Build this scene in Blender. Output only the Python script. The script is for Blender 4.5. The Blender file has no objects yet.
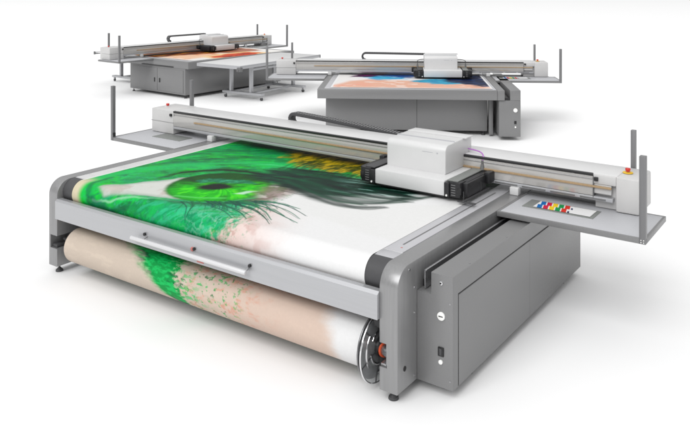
import bpy, bmesh, math
import numpy as np
from mathutils import Vector, Matrix

scene = bpy.context.scene
COL = scene.collection
H = 2.595                      # camera height, metres
R = math.radians

# ------------------------------------------------------------------ helpers
def tag(o, label=None, cat=None, group=None, kind=None):
    if label: o['label'] = label
    if cat: o['category'] = cat
    if group: o['group'] = group
    if kind: o['kind'] = kind
    return o

def empty(name, loc, rot, label, cat, group=None):
    o = bpy.data.objects.new(name, None)
    o.empty_display_size = .3
    COL.objects.link(o)
    o.location = loc
    o.rotation_euler = (0, 0, rot)
    return tag(o, label, cat, group)

class MB:
    """collects shapes for ONE mesh object"""
    def __init__(s): s.bm = bmesh.new()
    def _bev(s, vs, w, seg=2):
        if w <= 0: return
        es = set()
        for v in vs:
            for e in v.link_edges: es.add(e)
        bmesh.ops.bevel(s.bm, geom=list(es), offset=w, segments=seg, affect='EDGES', profile=.5, clamp_overlap=True)
    def box(s, x0, x1, y0, y1, z0, z1, bev=.004, mat=None):
        r = bmesh.ops.create_cube(s.bm, size=1)
        vs = r['verts']
        for v in vs:
            v.co = Vector(((x0 + x1) / 2 + v.co.x * (x1 - x0), (y0 + y1) / 2 + v.co.y * (y1 - y0), (z0 + z1) / 2 + v.co.z * (z1 - z0)))
        if mat: bmesh.ops.transform(s.bm, matrix=mat, verts=vs)
        s._bev(vs, min(bev, .45 * min(abs(x1 - x0), abs(y1 - y0), abs(z1 - z0))))
        return s
    def prism(s, pts, axis, a, b, bev=.004, ends='ab'):
        """pts polygon in the plane across `axis`, from a to b. axis x: (y,z); y: (x,z); z: (x,y)"""
        def mk(p, t):
            return {'x': (t, p[0], p[1]), 'y': (p[0], t, p[1]), 'z': (p[0], p[1], t)}[axis]
        va = [s.bm.verts.new(mk(p, a)) for p in pts]
        vb = [s.bm.verts.new(mk(p, b)) for p in pts]
        n = len(pts)
        fa = s.bm.faces.new(va); fb = s.bm.faces.new(list(reversed(vb)))
        for i in range(n):
            s.bm.faces.new((va[i], vb[i], vb[(i + 1) % n], va[(i + 1) % n]))
        bmesh.ops.recalc_face_normals(s.bm, faces=list(fa.link_faces if False else s.bm.faces))
        if bev > 0:
            es = (list(fa.edges) if 'a' in ends else []) + (list(fb.edges) if 'b' in ends else [])
            bmesh.ops.bevel(s.bm, geom=es, offset=bev, segments=2, affect='EDGES', profile=.5, clamp_overlap=True)
        return s
    def cyl(s, p0, p1, r, r2=None, seg=32, bev=0):
        p0, p1 = Vector(p0), Vector(p1)
        d = p1 - p0
        m = Matrix.Translation((p0 + p1) / 2) @ d.to_track_quat('Z', 'Y').to_matrix().to_4x4()
        rr = bmesh.ops.create_cone(s.bm, cap_ends=True, segments=seg, radius1=r, radius2=r if r2 is None else r2, depth=d.length, matrix=m)
        if bev > 0:
            es = set()
            for v in rr['verts']:
                for e in v.link_edges:
                    if any(len(f.verts) > 4 for f in e.link_faces): es.add(e)
            bmesh.ops.bevel(s.bm, geom=list(es), offset=bev, segments=2, affect='EDGES', profile=.5)
        return s
    def tube(s, pts, r, seg=12):
        pts = [Vector(p) for p in pts]
        rings = []
        for i, p in enumerate(pts):
            d = (pts[min(i + 1, len(pts) - 1)] - pts[max(i - 1, 0)]).normalized()
            q = d.to_track_quat('Z', 'Y')
            rings.append([s.bm.verts.new(p + q @ Vector((r * math.cos(2 * math.pi * k / seg), r * math.sin(2 * math.pi * k / seg), 0))) for k in range(seg)])
        for a, b in zip(rings, rings[1:]):
            best = min(range(seg), key=lambda o: sum((a[k].co - b[(k + o) % seg].co).length for k in range(0, seg, 3)))
            for k in range(seg):
                s.bm.faces.new((a[k], a[(k + 1) % seg], b[(k + 1 + best) % seg], b[(k + best) % seg]))
        s.bm.faces.new(list(reversed(rings[0]))); s.bm.faces.new(rings[-1])
        return s
    def torus(s, c, axis, R_, r, seg=64, ms=10, a0=0, a1=2 * math.pi):
        c = Vector(c); full = abs(a1 - a0 - 2 * math.pi) < 1e-6
        q = Vector(axis).to_track_quat('Z', 'Y')
        rings = []
        n = seg if full else seg + 1
        for i in range(n):
            a = a0 + (a1 - a0) * i / seg
            rad = Vector((math.cos(a), math.sin(a), 0))
            rings.append([s.bm.verts.new(c + q @ (rad * (R_ + r * math.cos(2 * math.pi * k / ms)) + Vector((0, 0, r * math.sin(2 * math.pi * k / ms))))) for k in range(ms)])
        m = n if full else n - 1
        for i in range(m):
            a, b = rings[i], rings[(i + 1) % n]
            for k in range(ms):
                s.bm.faces.new((a[k], b[k], b[(k + 1) % ms], a[(k + 1) % ms]))
        return s
    def obj(s, name, mat, parent=None, smooth=True):
        bmesh.ops.recalc_face_normals(s.bm, faces=s.bm.faces)
        me = bpy.data.meshes.new(name)
        s.bm.to_mesh(me); s.bm.free()
        if smooth:
            me.polygons.foreach_set('use_smooth', [True] * len(me.polygons))
            me.set_sharp_from_angle(angle=R(34))
        o = bpy.data.objects.new(name, me)
        COL.objects.link(o)
        me.materials.append(mat)
        if parent: o.parent = parent
        return o

def box(name, mat, parent, *a, bev=.004):
    return MB().box(*a, bev=bev).obj(name, mat, parent)

# ------------------------------------------------------------------ materials
def srgb(*c):
    return tuple(((x / 255) / 12.92 if x / 255 <= .04045 else ((x / 255 + .055) / 1.055) ** 2.4) for x in c)

def pbr(name, col, rough=.5, metal=0., noise=.03, nscale=40., bump=.0, spec=.5, coat=0., streak=None):
    m = bpy.data.materials.new(name); m.use_nodes = True
    nt = m.node_tree; b = nt.nodes['Principled BSDF']
    b.inputs['Roughness'].default_value = rough
    b.inputs['Metallic'].default_value = metal
    b.inputs['Specular IOR Level'].default_value = spec
    b.inputs['Coat Weight'].default_value = coat
    tc = nt.nodes.new('ShaderNodeTexCoord')
    mp = nt.nodes.new('ShaderNodeMapping')
    nt.links.new(tc.outputs['Object'], mp.inputs['Vector'])
    if streak: mp.inputs['Scale'].default_value = streak
    nz = nt.nodes.new('ShaderNodeTexNoise')
    nz.inputs['Scale'].default_value = nscale; nz.inputs['Detail'].default_value = 6
    nt.links.new(mp.outputs['Vector'], nz.inputs['Vector'])
    rp = nt.nodes.new('ShaderNodeMapRange')
    rp.inputs['From Min'].default_value = .3; rp.inputs['From Max'].default_value = .7
    rp.inputs['To Min'].default_value = 1 - noise; rp.inputs['To Max'].default_value = 1 + noise
    nt.links.new(nz.outputs['Fac'], rp.inputs['Value'])
    mx = nt.nodes.new('ShaderNodeVectorMath'); mx.operation = 'SCALE'
    mx.inputs[0].default_value = col
    nt.links.new(rp.outputs['Result'], mx.inputs['Scale'])
    nt.links.new(mx.outputs['Vector'], b.inputs['Base Color'])
    r2 = nt.nodes.new('ShaderNodeMapRange')
    r2.inputs['From Min'].default_value = .3; r2.inputs['From Max'].default_value = .7
    r2.inputs['To Min'].default_value = rough * .88; r2.inputs['To Max'].default_value = min(1, rough * 1.12)
    nt.links.new(nz.outputs['Fac'], r2.inputs['Value'])
    nt.links.new(r2.outputs['Result'], b.inputs['Roughness'])
    if bump:
        bp = nt.nodes.new('ShaderNodeBump'); bp.inputs['Strength'].default_value = bump; bp.inputs['Distance'].default_value = .002
        nt.links.new(nz.outputs['Fac'], bp.inputs['Height']); nt.links.new(bp.outputs['Normal'], b.inputs['Normal'])
    return m

M = {}
M['grey'] = pbr('grey_powder_coat', (.225, .225, .227), .38, .35, .03, 120, .08)
M['greyd'] = pbr('dark_grey_sheet', (.16, .16, .162), .45, .25, .03, 90, .05)
M['brush'] = pbr('brushed_grey_metal', (.29, .29, .293), .33, .5, .06, 60, .05, streak=(1, 1, .04))
M['alu'] = pbr('anodised_aluminium', (.44, .445, .46), .36, .45, .03, 60, .04, streak=(.03, 1, 1))
M['panel'] = pbr('light_aluminium_panel', (.50, .50, .52), .4, .3, .02, 80, .03)
M['tray'] = pbr('grey_tray_top', (.46, .465, .485), .45, .1, .02, 80, .03)
M['white'] = pbr('white_lacquer', (.60, .60, .60), .38, 0, .012, 14, .02)
M['whited'] = pbr('warm_white_lacquer', (.54, .535, .53), .4, 0, .015, 14)
M['black'] = pbr('black_plastic', (.012, .012, .013), .4, 0, .15, 60, .1)
M['soft_black'] = pbr('charcoal_rubber', (.055, .055, .058), .55, 0, .1, 120, .1)
M['module'] = pbr('charcoal_lamp_housing', (.02, .02, .022), .38, .2, .1, 60, .1)
M['chrome'] = pbr('polished_steel', (.75, .75, .76), .12, 1, .02, 40)
M['steel'] = pbr('satin_steel', (.42, .42, .43), .3, .9, .04, 60)
M['gloss'] = pbr('glossy_beam_face', (.44, .43, .415), .14, .2, .015, 10, spec=.7)
M['belt'] = pbr('tan_drive_belt', (.36, .25, .14), .6, 0, .1, 60)
M['red'] = pbr('red_plastic', (.55, .03, .02), .3, 0, .03, 30)
M['yellow'] = pbr('yellow_plastic', (.75, .48, .02), .4, 0, .03, 30)
M['gap'] = pbr('dark_interior', (.02, .02, .02), .8, 0, .1, 20)
M['copper'] = pbr('orange_anodised_ring', (.6, .09, .03), .35, .3, .05, 30)
M['salmon'] = pbr('faded_red_plastic', (.50, .16, .14), .4, 0, .05, 30)
M['satin_white'] = pbr('satin_white_tube', (.60, .60, .61), .35, .1, .0, 3)
M['smoke'] = pbr('smoked_grey_plate', (.20, .20, .205), .18, .6, .05, 12)
M['purple'] = pbr('purple_hose', (.42, .16, .5), .35, 0, .05, 30)
M['floor'] = pbr('white_studio_floor', (.86, .86, .86), .9, 0, .004, .8, spec=0)
M['insert'] = pbr('dark_grey_insert', (.20, .21, .20), .5, .1, .06, 60)
M['dial'] = pbr('white_dial_face', (.85, .85, .83), .3, 0, .01, 30)

def clear_mat():
    m = bpy.data.materials.new('clear_acrylic'); m.use_nodes = True
    nt = m.node_tree; b = nt.nodes['Principled BSDF']
    b.inputs['Base Color'].default_value = (.8, .82, .83, 1); b.inputs['Roughness'].default_value = .06
    b.inputs['Transmission Weight'].default_value = .85; b.inputs['IOR'].default_value = 1.25
    nz = nt.nodes.new('ShaderNodeTexNoise'); nz.inputs['Scale'].default_value = 30
    rp = nt.nodes.new('ShaderNodeMapRange'); rp.inputs['To Min'].default_value = .03; rp.inputs['To Max'].default_value = .12
    nt.links.new(nz.outputs['Fac'], rp.inputs['Value']); nt.links.new(rp.outputs['Result'], b.inputs['Roughness'])
    return m
M['clear'] = clear_mat()

def ink_mat(name, rough=.5, fine=.06):
    m = bpy.data.materials.new(name); m.use_nodes = True
    nt = m.node_tree; b = nt.nodes['Principled BSDF']
    b.inputs['Roughness'].default_value = rough; b.inputs['Specular IOR Level'].default_value = .18
    at = nt.nodes.new('ShaderNodeAttribute'); at.attribute_name = 'ink'
    tc = nt.nodes.new('ShaderNodeTexCoord')
    nz = nt.nodes.new('ShaderNodeTexNoise'); nz.inputs['Scale'].default_value = 55; nz.inputs['Detail'].default_value = 8
    nt.links.new(tc.outputs['Object'], nz.inputs['Vector'])
    rp = nt.nodes.new('ShaderNodeMapRange'); rp.inputs['From Min'].default_value = .3; rp.inputs['From Max'].default_value = .7
    rp.inputs['To Min'].default_value = 1 - fine; rp.inputs['To Max'].default_value = 1 + fine
    nt.links.new(nz.outputs['Fac'], rp.inputs['Value'])
    mx = nt.nodes.new('ShaderNodeVectorMath'); mx.operation = 'SCALE'
    nt.links.new(at.outputs['Color'], mx.inputs[0]); nt.links.new(rp.outputs['Result'], mx.inputs['Scale'])
    nt.links.new(mx.outputs['Vector'], b.inputs['Base Color'])
    return m
M['ink'] = ink_mat('printed_ink_on_film', .55, .02)

# ------------------------------------------------------------------ numpy pattern tools (all in the sheet's own metres)
rng = np.random.RandomState(7)
def vnoise(x, y, seed=0):
    xi = np.floor(x).astype(np.int64); yi = np.floor(y).astype(np.int64)
    fx = x - xi; fy = y - yi
    fx = fx * fx * (3 - 2 * fx); fy = fy * fy * (3 - 2 * fy)
    def h(a, b):
        n = (a * 374761393 + b * 668265263 + seed * 1442695041) & 0xFFFFFFFF
        n = ((n ^ (n >> 13)) * 1274126177) & 0xFFFFFFFF
        return ((n ^ (n >> 16)) & 0xFFFF) / 65535.
    return (h(xi, yi) * (1 - fx) + h(xi + 1, yi) * fx) * (1 - fy) + (h(xi, yi + 1) * (1 - fx) + h(xi + 1, yi + 1) * fx) * fy
def fbm(x, y, f=1., o=5, seed=0, g=.55):
    s = 0; a = 1; t = 0
    for i in range(o):
        s = s + a * vnoise(x * f + 13.7 * i, y * f - 7.1 * i, seed + i); t += a; a *= g; f *= 2.07
    return s / t
def sm(a, b, x):
    t = np.clip((x - a) / (b - a), 0, 1); return t * t * (3 - 2 * t)
def dseg(x, y, pts):
    """distance to a polyline and the 0-1 position along it"""
    best = np.full(x.shape, 9.); par = np.zeros(x.shape); n = len(pts) - 1
    for i in range(n):
        ax, ay = pts[i]; bx, by = pts[i + 1]
        dx, dy = bx - ax, by - ay
        t = np.clip(((x - ax) * dx + (y - ay) * dy) / (dx * dx + dy * dy), 0, 1)
        d = np.hypot(x - ax - t * dx, y - ay - t * dy)
        k = d < best
        best = np.where(k, d, best); par = np.where(k, (i + t) / n, par)
    return best, par
def sdf(x, y, poly):
    """signed distance, positive inside"""
    d, _ = dseg(x, y, poly + [poly[0]])
    ins = np.zeros(x.shape, bool); n = len(poly)
    for i in range(n):
        ax, ay = poly[i]; bx, by = poly[(i + 1) % n]
        c = ((ay > y) != (by > y))
        with np.errstate(divide='ignore', invalid='ignore'):
            xx = (bx - ax) * (y - ay) / ((by - ay) if by != ay else 1e-9) + ax
        ins ^= c & (x < xx)
    return np.where(ins, d, -d)
def mixc(c, col, m):
    m = np.clip(m, 0, 1)[..., None]
    return c * (1 - m) + np.asarray(col) * m
S = lambda *c: np.array(srgb(*c))

def smooth_line(pts, n=6):
    out = []
    P = [pts[0]] + list(pts) + [pts[-1]]
    for i in range(1, len(P) - 2):
        for k in range(n):
            t = k / n
            out.append(tuple(.5 * ((2 * P[i][j]) + (-P[i - 1][j] + P[i + 1][j]) * t + (2 * P[i - 1][j] - 5 * P[i][j] + 4 * P[i + 1][j] - P[i + 2][j]) * t * t + (-P[i - 1][j] + 3 * P[i][j] - 3 * P[i + 1][j] + P[i + 2][j]) * t ** 3) for j in (0, 1)))
    out.append(tuple(pts[-1]))
    return out

# --- print on the bed of the big machine: a macro eye in green powder
def art_eye(U, V):
    w1 = fbm(U, V, 3, 4, 11) - .5; w2 = fbm(U, V, 3, 4, 23) - .5
    h1 = fbm(U, V, 12, 4, 13) - .5; h2 = fbm(U, V, 12, 4, 17) - .5
    x = U + .08 * w1 + .03 * h1; y = V + .08 * w2 + .03 * h2
    fine = fbm(U, V, 24, 5, 3); mid = fbm(U, V, 6, 5, 5); vf = fbm(U, V, 60, 3, 7)
    A = U * .80 + V * .60; B = V * .80 - U * .60          # along and across the eye
    st = fbm(A * 1.6 + .4 * w1, B * 8 + 1.5 * w2, 2.2, 5, 31)
    st2 = fbm(A * 3 + .8 * w2, B * 20, 1.6, 4, 37)
    c = np.ones(U.shape + (3,)) * S(246, 246, 246)
    skin = sm(2.75, 1.95, U + .45 * V + .12 * w1) * sm(.75, .40, V)
    c = mixc(c, S(236, 212, 204), skin)
    c = mixc(c, S(206, 160, 150), skin * sm(.45, .72, fbm(U, V, 9, 5, 43)) * sm(.55, .0, V) * .55)
    # green powder
    G = [(-.3, -.9), (1.62, -.9), (1.80, -.14), (2.0, .04), (2.03, .14), (1.94, .35), (1.96, .51), (1.84, .80), (1.80, 1.2), (2.0, 1.5), (2.35, 1.62), (3.1, 1.85), (3.4, 3.2), (-.3, 3.2)]
    g = sdf(x, y, G)
    gm = sm(-.09, .09, g + .34 * (fine - .5) + .16 * (mid - .5))
    b_ = np.ones(c.shape) * S(0, 182, 88)
    b_ = mixc(b_, S(0, 210, 54), sm(.40, .60, mid) * .9)
    b_ = mixc(b_, S(0, 152, 104), sm(.48, .68, st) * .7)
    b_ = mixc(b_, S(0, 104, 66), sm(.58, .76, fbm(U, V, 8, 5, 41)) * .6)
    b_ = mixc(b_, S(0, 226, 96), sm(.56, .72, fbm(U, V, 13, 5, 51)) * .55)
    b_ = mixc(b_, S(40, 200, 140), sm(.56, .74, st2) * .45)
    b_ = mixc(b_, S(0, 90, 64), sm(.64, .80, fine) * .35)
    # teal, crusty powder below the outer half of the eye
    low_ = sm(.9, .3, V) * sm(.75, 1.35, U)
    b_ = mixc(b_, S(0, 172, 122), low_ * .55)
    cell = np.abs(fbm(U, V, 18, 4, 61) - .5) * 2
    b_ = mixc(b_, S(140, 216, 184), low_ * sm(.22, .0, cell) * sm(1.35, 1.8, U) * .6)
    b_ = mixc(b_, S(70, 214, 160), low_ * sm(.5, .7, st2) * .5)
    c = c * (1 - gm[..., None]) + b_ * gm[..., None]
    sp = sm(.66, .72, fbm(U, V, 34, 3, 71)) * sm(-.32, 0, g) * sm(1.2, .8, V)
    c = mixc(c, S(60, 176, 130), sp * .8)
    red = sm(.60, .72, fbm(U, V, 30, 3, 73)) * sm(-.35, .12, g) * sm(.12, -.12, g) * sm(.7, .4, V)
    c = mixc(c, S(176, 120, 104), red * .7)
    lid = smooth_line([(.36, .13), (.54, .30), (.65, .49), (.68, .66), (.69, .83), (.78, .99), (.93, 1.12), (1.16, 1.22), (1.43, 1.21), (1.67, 1.14)])
    d, t = dseg(x, y, lid)
    crease = smooth_line([(.18, .2), (.24, .57), (.39, .86), (.58, 1.16), (.87, 1.41), (1.16, 1.54), (1.47, 1.60), (1.9, 1.62)])
    d2, t2 = dseg(x, y, crease)
    # light band between lid and crease, dark creases round it
    c = mixc(c, S(10, 206, 110), sm(.13, .03, d2 + .08 * (st - .5)) * .7)
    c = mixc(c, S(96, 228, 150), sm(.05, .0, d2 + .08 * (st2 - .4)) * sm(.45, .8, t2) * .75)
    cr2 = smooth_line([(.10, .5), (.22, .86), (.40, 1.22), (.68, 1.54), (1.0, 1.72), (1.4, 1.76)])
    d3, t3 = dseg(x, y, cr2)
    c = mixc(c, S(0, 110, 58), sm(.09, .0, d3 + .10 * (st2 - .5)) * .55)
    up = smooth_line([(.15, 1.25), (.35, 1.62), (.65, 1.92), (1.1, 2.02)])
    d4, _ = dseg(x, y, up)
    c = mixc(c, S(0, 124, 84), sm(.14, .0, d4 + .12 * (st - .5)) * .7)
    c = mixc(c, S(0, 66, 40), sm(1.82, 2.12, V + .2 * (st - .5)) * sm(.25, .6, U) * .85)
    # fine dark hairs lying along the lid
    c = mixc(c, S(0, 60, 40), sm(.60, .74, fbm(A * 2.2, B * 30 + 3 * w1, 1.6, 4, 79)) * sm(.95, 1.3, V) * sm(1.2, .2, d3) * .55)
    upm = sm(.95, 1.25, B + .45) * sm(1.0, 1.3, V + .3 * U)
    c = mixc(c, S(0, 118, 70), upm * sm(.44, .62, st2) * .6)
    c = mixc(c, S(0, 214, 100), upm * sm(.58, .72, fbm(A * 3 + w1, B * 26, 1.8, 4, 33)) * .55)
    sk = fbm(U, V, 70, 3, 35)
    c = c * (1 + .22 * (sk - .5) * gm)[..., None]
    # brow of gold and olive strokes
    gold = sdf(x, y, [(1.05, 1.84), (1.0, 2.10), (1.22, 2.26), (1.74, 2.4), (2.6, 2.5), (2.5, 1.9), (2.1, 1.74), (1.83, 1.66), (1.58, 1.66), (1.36, 1.69)])
    gs = fbm(U * 6 - V * 1.5, (V * .9 + U * .5) * 2.2, 4, 5, 83)
    gmk = sm(-.08, .08, gold + .22 * (gs - .5))
    gc = np.ones(c.shape) * S(132, 126, 8)
    gc = mixc(gc, S(206, 178, 20), sm(.45, .66, gs)); gc = mixc(gc, S(58, 74, 8), sm(.50, .32, gs) * .9)
    gc = mixc(gc, S(96, 66, 16), sm(2.0, 2.3, V) * .7)
    c = c * (1 - gmk[..., None]) + gc * gmk[..., None]
    # white of the eye
    P_ = [(.41, .10), (.49, .06), (.58, .03), (.66, .06), (.86, .10), (1.06, .15), (1.29, .22), (1.52, .33), (1.72, .51), (1.74, .74), (1.61, .9), (1.11, 1.03), (.81, .72), (.75, .58), (.65, .44), (.57, .29), (.46, .19)]
    scl = sdf(U + .02 * h1, V + .02 * h2, P_)
    sc = mixc(np.ones(c.shape) * S(226, 228, 222), S(206, 190, 180), sm(.45, .65, mid) * .6)
    sc = mixc(sc, S(150, 178, 160), sm(.10, .0, scl) * .55)
    m = sm(-.012, .035, scl + .02 * h1)
    c = c * (1 - m[..., None]) + sc * m[..., None]
    # iris, cut by the upper lid
    rx, ry = U - 1.30, V - .70
    rr = np.hypot(rx, ry) / .46; th = np.arctan2(ry, rx)
    cs, sn = np.cos(th), np.sin(th)
    fib = .5 * fbm(cs * 4 + 40 + rr, sn * 4 + rr * .6, 2.0, 5, 91) + .5 * fbm(U, V, 7, 4, 93); fib2 = .5 * fbm(cs * 9 + 90 + rr * 2.2, sn * 9 + rr * 2.6, 1.2, 4, 95) + .5 * fbm(U, V, 13, 4, 97)
    ic = np.ones(c.shape) * S(0, 190, 4)
    ic = mixc(ic, S(50, 236, 0), sm(.42, .62, fib2) * .85 * sm(1.05, .6, rr))
    ic = mixc(ic, S(0, 134, 10), sm(.50, .66, fib) * .7)
    ic = mixc(ic, S(0, 96, 30), sm(.80, 1.06, rr + .2 * (fib - .5)) * .75)
    ic = mixc(ic, S(110, 236, 20), sm(.55, .25, np.abs(rr - .52)) * sm(.5, .7, fib2) * sm(.2, -.3, B - .02) * .6)
    ic = mixc(ic, S(2, 58, 10), sm(-.04, .24, B + .22 + .2 * (fib - .5)) * .88)
    pu = np.hypot((A - 1.43) / 1.7, B + .225)
    ic = mixc(ic, S(1, 20, 8), sm(.135, .06, pu + .06 * (fib2 - .5)))
    lidcut = sdf(x, y, lid + [(1.9, .9), (1.9, .2), (1.4, -.3), (.5, -.3)])
    im = sm(1.05, .93, rr + .05 * (fib2 - .5)) * sm(-.03, .02, lidcut)
    c = c * (1 - im[..., None]) + ic * im[..., None]
    # glints mirrored over the pupil
    gln = fbm(U, V, 16, 4, 101)
    gl = sdf(x, y, [(.99, .68), (1.03, .84), (1.20, .95), (1.42, 1.02), (1.52, .96), (1.38, .84), (1.18, .76), (1.08, .64)])
    c = mixc(c, S(20, 128, 96), sm(-.01, .04, gl + .06 * (gln - .5)) * .8)
    c = mixc(c, S(70, 186, 140), .7 * sm(-.02, .05, gl + .10 * (gln - .75)) * sm(.42, .7, fbm(U, V, 24, 4, 103)))
    gl2 = sdf(x, y, [(1.66, .64), (1.70, .80), (1.61, .76), (1.55, .60)])
    c = mixc(c, S(205, 245, 215), sm(-.01, .03, gl2) * .95)
    gl3, _ = dseg(U, V, [(1.20, .29), (1.40, .36), (1.58, .48)])
    c = mixc(c, S(120, 236, 130), sm(.03, .0, gl3) * .6)
    # lid shadow, blending into a broad dark crease above the iris
    c = mixc(c, S(0, 66, 26), sm(.13, .0, d + .12 * (st2 - .5)) * sm(.30, .55, t) * .85)
    c = mixc(c, S(0, 36, 20), sm(.045, .0, d + .04 * (fine - .5)) * sm(.15, .4, t) * .9)
    # lower lid rim
    low = smooth_line([(.46, .0), (.60, .01), (.73, .045), (.88, .085), (1.13, .145), (1.40, .23), (1.62, .34), (1.79, .50), (1.85, .73)])
    dl, tl = dseg(x, y, low)
    c = mixc(c, S(170, 232, 190), sm(.020, .0, dl) * .7 * sm(.8, .3, tl))
    below = V < np.interp(U, [.4, .87, 1.13, 1.4, 1.62, 1.9], [.0, .085, .145, .23, .34, .8])
    c = mixc(c, S(0, 84, 60), sm(.10, .0, dl + .08 * (fine - .5)) * below * sm(.35, .75, tl) * .85)
    # inner corner swirls
    for q, col, wd in (([(.28, .36), (.31, .18), (.35, .08), (.45, .01), (.6, -.03)], S(0, 110, 88), .03), ([(.25, .5), (.24, .25), (.28, .08), (.36, -.02)], S(0, 206, 96), .03),
                       ([(.36, .3), (.37, .16), (.42, .06)], S(0, 196, 90), .03), ([(.9, .02), (.7, -.06), (.5, -.06), (.38, -.02)], S(0, 96, 74), .03), ([(.7, -.1), (.6, -.18), (.62, -.3)], S(0, 90, 84), .04)):
        dq, _ = dseg(x, y, smooth_line(q))
        c = mixc(c, col, sm(wd * 1.6, wd * .3, dq) * .65)
    # outer corner: brownish skin, dark mass of lashes, clear white below it
    oc = sdf(x, y, [(1.63, .88), (1.62, 1.04), (1.74, 1.14), (1.96, 1.03), (1.95, .85), (1.95, .62), (1.87, .52)])
    c = mixc(c, S(156, 128, 122), sm(-.10, .08, oc + .05 * h1) * .8)
    c = mixc(c, S(226, 216, 212), sm(.5, .68, fbm(U, V, 10, 4, 131)) * sm(-.03, .06, oc) * .7)
    wsk = sdf(x, y, [(2.02, .70), (2.0, 1.0), (2.25, 1.02), (2.45, .98), (2.75, 1.1), (3.3, 1.5), (3.3, .4), (2.07, .58)])
    c = mixc(c, S(243, 243, 242), sm(-.03, .05, wsk))
    dk = sdf(x, y, [(1.34, 1.17), (1.36, 1.45), (1.52, 1.55), (1.83, 1.60), (2.20, 1.60), (2.50, 1.58), (2.85, 1.66), (2.74, 1.34), (2.50, 1.26), (2.30, 1.12), (2.15, 1.02), (1.99, 1.03), (1.79, 1.08), (1.62, 1.08)])
    ls = fbm((U * .9 + V * .2) * 1.4, (V - U * .16) * 10, 3, 5, 111)
    dm = sm(-.12, .08, dk + .04 + .24 * (ls - .45))
    dc = np.ones(c.shape) * S(4, 66, 50)
    dc = mixc(dc, S(2, 34, 28), sm(.50, .68, ls)); dc = mixc(dc, S(0, 108, 62), sm(.46, .34, ls) * .8 * sm(2.2, 1.5, U)); dc = mixc(dc, S(120, 160, 150), sm(.45, .34, ls) * sm(1.9, 2.3, U) * .9)
    c = c * (1 - dm[..., None]) + dc * dm[..., None]
    r_ = np.random.RandomState(5)
    def stroke(pts, w, col, k=1., taper=.75, soft=.5):
        nonlocal c
        dd, tt = dseg(U + .010 * w1, V + .010 * w2, smooth_line(pts, 5))
        ww = w * (1 - taper * tt)
        c = mixc(c, col, sm(ww * 1.35, ww * soft, dd) * k)
    def jit(pts, a):
        ox, oy = r_.uniform(-a, a), r_.uniform(-a, a)
        k = len(pts) - 1
        return [(p[0] + ox * (1 - i / k) + r_.uniform(-a, a) * .7, p[1] + oy * (1 - i / k) + r_.uniform(-a, a) * .7) for i, p in enumerate(pts)]
    arcs = [[(1.75, 1.11), (2.16, 1.0), (2.49, .96), (2.72, 1.12), (2.80, 1.38)], [(1.69, 1.11), (2.18, .91), (2.51, .87), (2.74, 1.0)], [(1.74, 1.26), (2.23, 1.12), (2.58, 1.12), (2.80, 1.30), (2.95, 1.5)],
            [(1.77, 1.37), (2.21, 1.29), (2.54, 1.34), (2.85, 1.55)], [(1.82, 1.09), (2.28, .93), (2.62, .90), (2.80, 1.05)], [(1.92, 1.32), (2.32, 1.22), (2.65, 1.24), (2.9, 1.42)],
            [(1.81, 1.24), (2.33, 1.05), (2.67, 1.10), (2.86, 1.25)], [(1.95, 1.42), (2.3, 1.40), (2.62, 1.44)], [(1.65, 1.2), (2.02, 1.06), (2.35, .96), (2.60, .98)]]
    for rpt in range(3):
        for a in arcs:
            stroke(jit(a, .05), r_.uniform(.030, .062), [S(0, 74, 52), S(2, 40, 34), S(0, 104, 70)][r_.randint(3)], .42, .5, .0)
    lows = [[(1.69, .39), (1.88, .40), (2.12, .33), (2.31, .20)], [(1.72, .41), (1.88, .46), (2.07, .41), (2.26, .28)], [(1.76, .47), (1.97, .49), (2.22, .42), (2.46, .34)], [(1.81, .51), (2.01, .55), (2.22, .52), (2.42, .42)],
            [(1.84, .56), (2.06, .62), (2.26, .57), (2.41, .50)], [(1.61, .34), (1.84, .33), (2.07, .26)], [(1.67, .34), (1.91, .29), (2.09, .19)], [(1.88, .59), (2.07, .63), (2.27, .61)], [(1.78, .42), (2.0, .39), (2.23, .26)],
            [(1.57, .27), (1.79, .24), (1.99, .14)], [(1.86, .48), (2.09, .48), (2.28, .41)]]
    for rpt in range(2):
        for a in lows:
            stroke(jit(a, .03 * rpt), r_.uniform(.010, .016) * (1 if rpt == 0 else .6), [S(0, 70, 62), S(0, 104, 80), S(20, 130, 100)][r_.randint(3)], .9 if rpt == 0 else .6)
    for i in range(46):       # short roots of the lower lashes, matted with powder
        a = r_.uniform(0, 1)
        p0 = (1.35 + .52 * a, .20 + .38 * a + r_.uniform(-.02, .03)); L = r_.uniform(.10, .32); an = R(-52 + 40 * a + r_.uniform(-16, 16))
        stroke([p0, (p0[0] + L * .55 * math.cos(an + .25), p0[1] + L * .55 * math.sin(an + .25)), (p0[0] + L * math.cos(an), p0[1] + L * math.sin(an))], .009, S(0, 84 + r_.randint(-20, 60), 74), .75)
    for i in range(26):       # upper lashes reaching up into the brow
        p0 = (1.30 + .9 * i / 25 + r_.uniform(-.03, .03), 1.50 + r_.uniform(-.05, .08)); h = r_.uniform(.25, .6); q = r_.uniform(-.10, .12)
        stroke([p0, (p0[0] + q * .3 - .04, p0[1] + h * .55), (p0[0] + q + .05, p0[1] + h)], .016, S(10, 60, 26), .45, .75, .0)
    # bare film at the roller and along the left border
    bare = sm(.30, .21, U + .08 * w1) * sm(.30, .12, V)
    c = mixc(c, S(224, 214, 186), bare)
    c = mixc(c, S(246, 246, 246), sm(.165, .155, U) * sm(.1, .2, V))
    return c

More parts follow.
